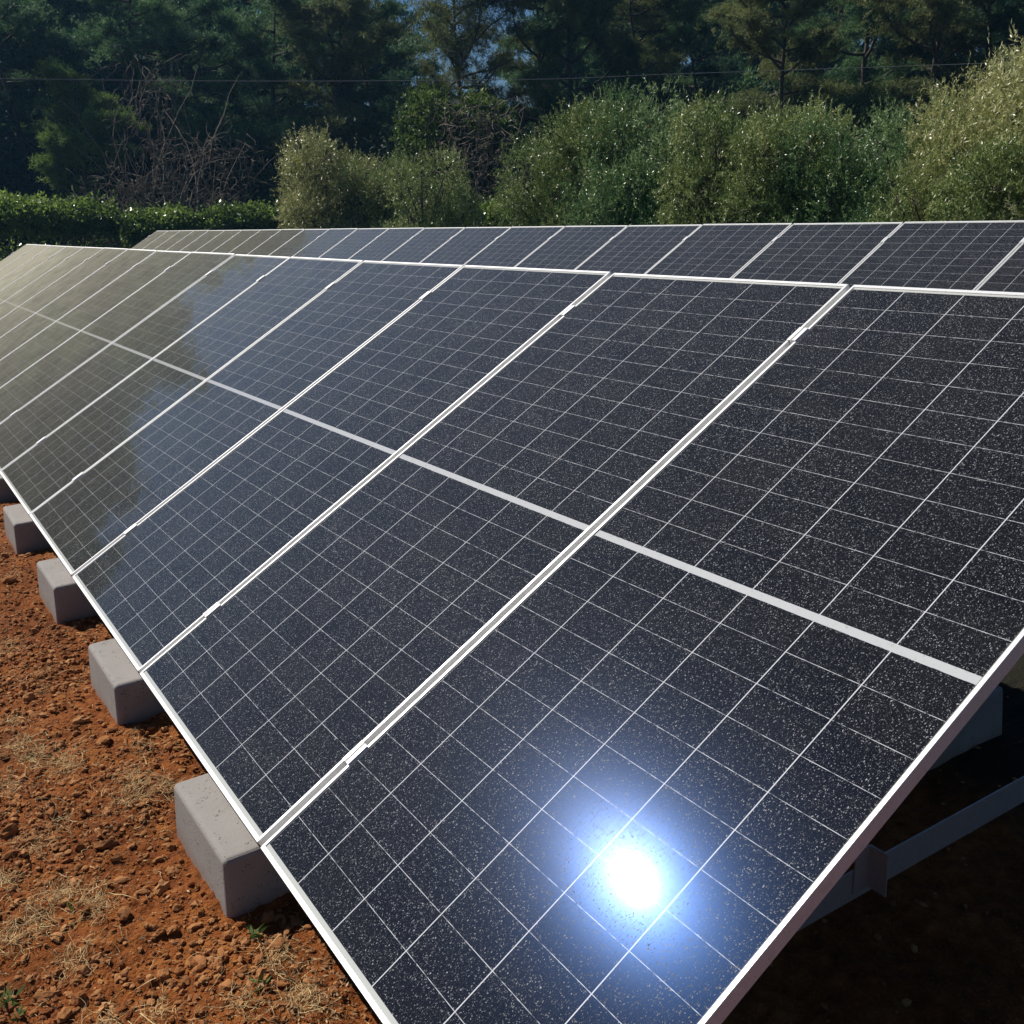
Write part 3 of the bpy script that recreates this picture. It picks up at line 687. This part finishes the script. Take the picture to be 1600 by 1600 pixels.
olives = [(OF[1], 528, 31, 200, 0.78, 'round silvery olive tree farthest left, standing above the green hedge'),
          (OF[0], 590, 30, 240, 0.72, 'low dull green olive tree right of the round silvery one'),
          (OF[0], 668, 28, 226, 0.80, 'olive tree with pale top left of the narrow gap in the hedge line'),
          (OM[0], 880, 21, 190, 0.78, 'olive tree sloping down to the left, with yellow-green lower leaves'),
          (OM[1], 928, 20, 150, 0.74, 'tall olive tree, left half of the highest middle clump'),
          (OD[0], 1008, 19, 114, 0.70, 'dark green tall olive tree with upright shoots in the middle of the line'),
          (OD[1], 1078, 18, 185, 0.7, 'shaded olive tree just right of the tallest middle one'),
          (OM[0], 1150, 17, 138, 0.72, 'olive tree with a green pointed top right of the middle clump'),
          (OM[1], 1240, 16, 158, 0.74, 'olive tree with mixed yellow leaves, between two greener ones'),
          (OD[0], 1328, 15.5, 168, 0.74, 'dark green olive tree with a deep shadowed hollow at its left'),
          (OD[1], 1428, 14.5, 146, 0.70, 'bluish green olive tree left of the tall pale one'),
          (OM[0], 1480, 13.2, 200, 0.66, 'olive tree with a twiggy shaded centre in front of the bluish one'),
          (OP, 1570, 13.5, 68, 0.70, 'tallest pale silvery olive tree at the right edge of the photo'),
          (OP, 1680, 12.5, 30, 0.8, 'pale olive tree cut off by the right edge of the photo'),
          (OM[1], 1580, 11.6, 205, 0.8, 'lower yellow-green olive bush at the foot of the tall pale tree')]
trng = random.Random(3)
for k, (ms, x, d, yt, w, lab) in enumerate(olives):
    place_tree('olive_tree', ms, x, d, yt, 3.4, w, trng.uniform(0, 6.28), lab, 'tree', G)

# ------------------------------------------------------------------ hedge
def hedge(x0, x1, d0, d1, ytop, seed, label):
    rng = np.random.default_rng(seed)
    A = np.array([*at(x0, d0)]); B = np.array([*at(x1, d1)]); Lh = np.linalg.norm(B - A); t = (B - A) / Lh; nrm = np.array([-t[1], t[0]])
    zt = ztop((x0 + x1) / 2, ytop, (d0 + d1) / 2)
    root = empty('hedge', (A[0], A[1], 0))
    n = int(Lh * 520); s = rng.uniform(0, Lh, n); wob = 0.20 * vnoise(s, s * 0 + seed, 0.9, seed) + 0.17 * vnoise(s, s * 0, 2.6, seed + 1)
    top = rng.uniform(size=n) < 0.55
    zz = np.where(top, zt - np.abs(rng.normal(0, 0.22, n)) + wob, zt * rng.uniform(0.62, 1.0, n) + wob * 0.5)
    low = rng.uniform(size=n) < 0.09; zz = np.where(low, zt * rng.uniform(0.05, 0.65, n), zz); sh = rng.uniform(size=n) < 0.02; zz = np.where(sh, zt + rng.uniform(0.0, 0.32, n), zz)
    off = np.where(top, rng.uniform(-0.95, 0.6, n), -0.45 + np.abs(rng.normal(0, 0.16, n))); zz = np.where(top, zz - 0.35 * (off / 0.95) ** 2, zz)
    P = np.stack([t[0] * s + nrm[0] * off, t[1] * s + nrm[1] * off, zz], 1)
    per = 11; ti = np.repeat(np.arange(n), per); LP = P[ti] + rng.normal(size=(len(ti), 3)) * 0.10
    D = unit(rng.normal(size=(len(ti), 3)) + np.array([0, 0, 0.5]))
    V, Fq = leaf_quads(LP, D, rng.uniform(0.08, 0.17, len(ti)), rng.uniform(0.04, 0.07, len(ti)), rng)
    link('foliage', mesh_np('foliage', V, [Fq], M['hedge'], tint=np.clip(rng.normal(0.45, 0.2, len(ti)) + wob[ti], 0, 1)), root)
    paths = []
    for k in range(int(Lh * 7)):
        q = rng.uniform(0, Lh); o = rng.uniform(-0.5, 0.3)
        paths.append((wander((t[0] * q + nrm[0] * o, t[1] * q + nrm[1] * o, 0), (rng.normal() * .2, rng.normal() * .2, 1), zt * rng.uniform(0.6, 0.95), 5, rng, 0.14), np.linspace(0.022, 0.008, 6)))
    v, f = tubes(paths, 4); link('stem', mesh_np('stem', v, [f], M['stem']), root)
    tag(root, label, 'hedge', 'clipped hedges beyond the panel rows')
hedge(-120, 172, 33, 36, 326, 31, 'left clipped green hedge ending at the gap above the front row')
hedge(192, 560, 36.5, 38, 333, 32, 'long green hedge above the far end of the back row')
hedge(735, 800, 31, 31, 325, 33, 'short piece of green hedge seen between two olive trees')

# ------------------------------------------------------------------ dead brambles
def twigs(x, d, z0, z1, w, n, seed, label, droop=0.0):
    rng = np.random.default_rng(seed); gx, gy = at(x, d); root = empty('dead_shrub', (gx, gy, 0)); paths = []
    R0 = np.array([RW[0][0], RW[0][1], 0]); R0 /= np.linalg.norm(R0)
    for i in range(n):
        c = R0 * rng.normal(0, w * 0.45) + np.array([0, 0, rng.uniform(z0, z1)]) + rng.normal(size=3) * 0.2
        q = wander(c, rng.normal(size=3) * np.array([1, 1, 0.8]) + np.array([0, 0, -droop]), rng.uniform(0.5, 1.7), 7, rng, 0.32, -0.08 - droop * 0.1)
        q[:, 2] = np.maximum(q[:, 2], 0.02); paths.append((q, np.linspace(0.013, 0.005, 8)))
    for i in range(14):
        q = wander(R0 * rng.normal(0, w * 0.3), (rng.normal() * .25, rng.normal() * .25, 1), z1 * rng.uniform(0.7, 1.1), 9, rng, 0.16); q[:, 2] = np.maximum(q[:, 2], 0); paths.append((q, np.linspace(0.035, 0.008, 10)))
    v, f = tubes(paths, 4); link('branch', mesh_np('branch', v, [f], M['twig']), root)
    tag(root, label, 'shrub', 'bare brambles beyond the hedge')
twigs(265, 39, 2.6, 7.0, 1.1, 190, 41, 'tall tangle of bare hanging twigs against the dark forest at left', 0.9)
twigs(340, 40, 1.8, 4.4, 1.7, 190, 42, 'bare twig tangle right of the tall hanging one', 0.2)
twigs(210, 38.5, 0.8, 3.2, 2.0, 320, 43, 'low brownish bramble heap rising over the hedge gap', 0.1)
twigs(745, 33, 1.0, 4.6, 1.6, 340, 44, 'grey-brown bare thicket between the olive trees, under the broad-leaved tree', 0.1)

# ------------------------------------------------------------------ forest
PD = [pine_meshes('pine', s, 11, 3.4, base=0.10) for s in (51, 52)]
PB = [pine_meshes('pine_brown', s, 11, 3.2, base=0.22) for s in (53,)]
PT = pine_meshes('pine_brown', 57, 12, 3.0, base=0.42, limbs=40, sparse=0.5, flat=0.9)
PLt = pine_meshes('pine_light', 58, 7, 2.1, base=0.10, limbs=24)
BR = olive_meshes(61, 5.0, 2.6, twigs=3600, per=16, leaf=(0.13, 0.065), mat='broad', low=0.2)
GF = 'trees of the forest edge'
ftrees = [(PD[0], -60, 54, -70, 1.2, 'dark forest tree cut off by the left edge of the photo'),
          (PD[1], 60, 53, -50, 1.2, 'hazy green pine filling the top left corner'),
          (PLt, 140, 46, 92, 1.0, 'short yellow-green lit tree at left, below the overhead cable'),
          (PD[0], 215, 52, -50, 1.15, 'dark pine behind the tall bare twigs'),
          (PD[1], 330, 51, 8, 1.15, 'pine topped by a scrap of blue sky, right of the tall bare twigs'),
          (PD[0], 430, 50, -60, 1.1, 'dark pine above the round silvery olive tree'),
          (PB[0], 525, 49, -25, 1.1, 'olive-brown pine left of the sky gap'),
          (PD[1], 590, 49, 8, 0.85, 'bushy green pine just left of the blue sky gap'),
          (PT, 752, 44, -110, 0.9, 'thin see-through pine with a bare dark trunk in the blue sky gap'),
          (PB[0], 668, 47, 135, 0.85, 'brownish low pine in front of the sky gap'),
          (PB[0], 835, 45, -90, 0.85, 'brownish pine just right of the sky gap'),
          (PD[0], 905, 43, -110, 1.05, 'very dark pine above the middle olive clump'),
          (PB[0], 1010, 44, -60, 1.05, 'feathery pine above the tallest middle olive tree'),
          (PD[1], 1080, 46, -15, 0.95, 'dark pine under the small sky patch right of centre'),
          (PB[0], 1215, 39, -70, 1.1, 'open brownish pine with visible trunk, right of centre'),
          (PD[0], 1330, 42, -110, 1.2, 'dark pine at upper right, left of the pale tall olive'),
          (PB[0], 1430, 40, -90, 1.2, 'dusky pine with pale bare twigs at upper right'),
          (PD[1], 1540, 41, -120, 1.2, 'dark pine above the tallest pale olive tree'),
          (PD[0], 1660, 40, -130, 1.2, 'dark forest tree cut off by the right edge of the photo')]
for (ms, x, d, yt, w, lab) in ftrees:
    hm = {id(PT): 12, id(PLt): 7}.get(id(ms), 11)
    place_tree('pine_tree', ms, x, d, yt, hm, w, trng.uniform(0, 6.28), lab, 'tree', GF)
place_tree('broadleaf_tree', BR, 720, 36, 125, 5.0, 0.85, 1.0, 'rounded yellow-green broad-leaved tree in front of the sky gap', 'tree', GF)

# the wood behind, one mass
def wood():
    rng = np.random.default_rng(71); Vs, Fs, Ts, Tv, Tf = [], [], [], [], []; o1 = o2 = 0
    base = [pine_parts(s, 12, 3.9, base=0.04, limbs=34, tufts=26, per=10, needle=(0.30, 0.06)) for s in (81, 82, 83)]
    bt = [tubes(b[0], 5) for b in base]
    spots = []
    for row, (d, yt) in enumerate(((59, -40), (67, -50), (77, -50))):
        for x in range(-160 + row * 37, 1800, 104 if row == 0 else 92):
            g = 1 if 640 < x < 800 else 0
            if g: yy = 190 + rng.uniform(-20, 30)
            elif 560 < x <= 640: yy = 45
            elif 800 <= x < 860: yy = 40
            elif 330 < x < 400: yy = 5
            elif 940 < x < 975: yy = 60
            elif 1090 < x < 1140: yy = 0
            else: yy = yt + rng.uniform(-60, 20)
            spots.append((x + rng.uniform(-15, 15), d + rng.uniform(-2, 2), yy))
    for x in range(-1000, -130, 62):      # the wood runs on beyond the left edge of the view
        d = rng.uniform(68, 72); spots.append((x, d, -(CAM[2] + d * math.tan(rad(13.3 + rng.uniform(-0.5, 0.6)))) * 1000))
    for k, (x, d, yt) in enumerate(spots):
        b = base[k % 3]; gx, gy = at(x, d); s = (ztop(x, yt, d) if yt > -1000 else -yt / 1000) / 12; a = rng.uniform(0, 2 * PI)
        R = np.array([[math.cos(a), -math.sin(a), 0], [math.sin(a), math.cos(a), 0], [0, 0, 1]])
        sc = np.array([max(s, 0.75), max(s, 0.75), s]); off = np.array([gx, gy, 0])
        Vs.append((b[1] @ R.T) * sc + off); Fs.append(b[2] + o1); o1 += len(b[1]); Ts.append(np.clip(b[3] + rng.normal(0, 0.1), 0, 1))
        Tv.append((bt[k % 3][0] @ R.T) * sc + off); Tf.append(bt[k % 3][1] + o2); o2 += len(bt[k % 3][0])
    nl = sum(len(f) for f in Fs); V = np.concatenate(Vs + Tv); Fq = np.concatenate(Fs + [f + o1 for f in Tf])
    mi = np.concatenate([np.zeros(nl, int), np.ones(len(Fq) - nl, int)])
    return mesh_np('forest', V, [Fq], [M['pine'], M['bark']], mat_idx=mi, tint=np.concatenate(Ts + [np.zeros(len(Fq) - nl)]))
tag(link('forest', wood()), 'dense dark pine wood filling the background behind the front trees', 'forest', kind='stuff')
# undergrowth below the forest edge
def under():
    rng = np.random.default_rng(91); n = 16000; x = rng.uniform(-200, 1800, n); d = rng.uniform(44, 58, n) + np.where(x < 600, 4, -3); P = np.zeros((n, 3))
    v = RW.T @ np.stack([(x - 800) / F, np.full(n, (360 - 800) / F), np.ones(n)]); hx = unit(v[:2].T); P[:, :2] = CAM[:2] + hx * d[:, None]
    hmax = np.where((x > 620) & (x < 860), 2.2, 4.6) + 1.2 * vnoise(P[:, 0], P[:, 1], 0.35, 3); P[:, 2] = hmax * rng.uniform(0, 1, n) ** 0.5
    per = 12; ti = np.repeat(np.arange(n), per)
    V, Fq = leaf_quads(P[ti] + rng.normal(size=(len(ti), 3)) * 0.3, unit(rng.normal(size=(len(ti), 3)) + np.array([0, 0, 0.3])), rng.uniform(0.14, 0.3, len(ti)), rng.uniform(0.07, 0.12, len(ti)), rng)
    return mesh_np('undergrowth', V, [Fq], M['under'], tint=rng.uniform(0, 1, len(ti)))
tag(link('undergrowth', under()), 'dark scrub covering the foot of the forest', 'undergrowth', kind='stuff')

# ------------------------------------------------------------------ overhead cable
P = []
for k in range(25):
    t = k / 24; x = -100 + 1800 * t; d = 34 - 4 * t
    y = 121 + 6 * math.sin(min(1, t * 1.6) * PI) * 0.9 - 26 * max(0, t - 0.55) / 0.45
    gx, gy = at(x, d); P.append((gx, gy, ztop(x, y, d)))
v, f = tubes([(np.array(P), np.full(25, 0.008))], 6)
tag(link('overhead_cable', mesh_np('overhead_cable', v, [f], M['cable'], smooth=True)), 'thin overhead cable crossing in front of the dark forest', 'cable')

# ------------------------------------------------------------------ added air volume for lens veiling
hz = MB().box((-160, -30, -1.5), (30, 110, 30)).build('veil_volume', M['soil'])
hm = N('lens_veil'); hv = hm.n('ShaderNodeVolumePrincipled')
hv.inputs['Color'].default_value = rgb(0.25, 0.58, 1.0); hv.inputs['Density'].default_value = 0.0005; hv.inputs['Anisotropy'].default_value = 0.3
hm.t.links.new(hv.outputs[0], hm.out.inputs[1]); hz.data.materials.clear(); hz.data.materials.append(hm.m)
tag(hz, 'thin bluish air volume added to imitate lens veiling before the forest', kind='stuff')
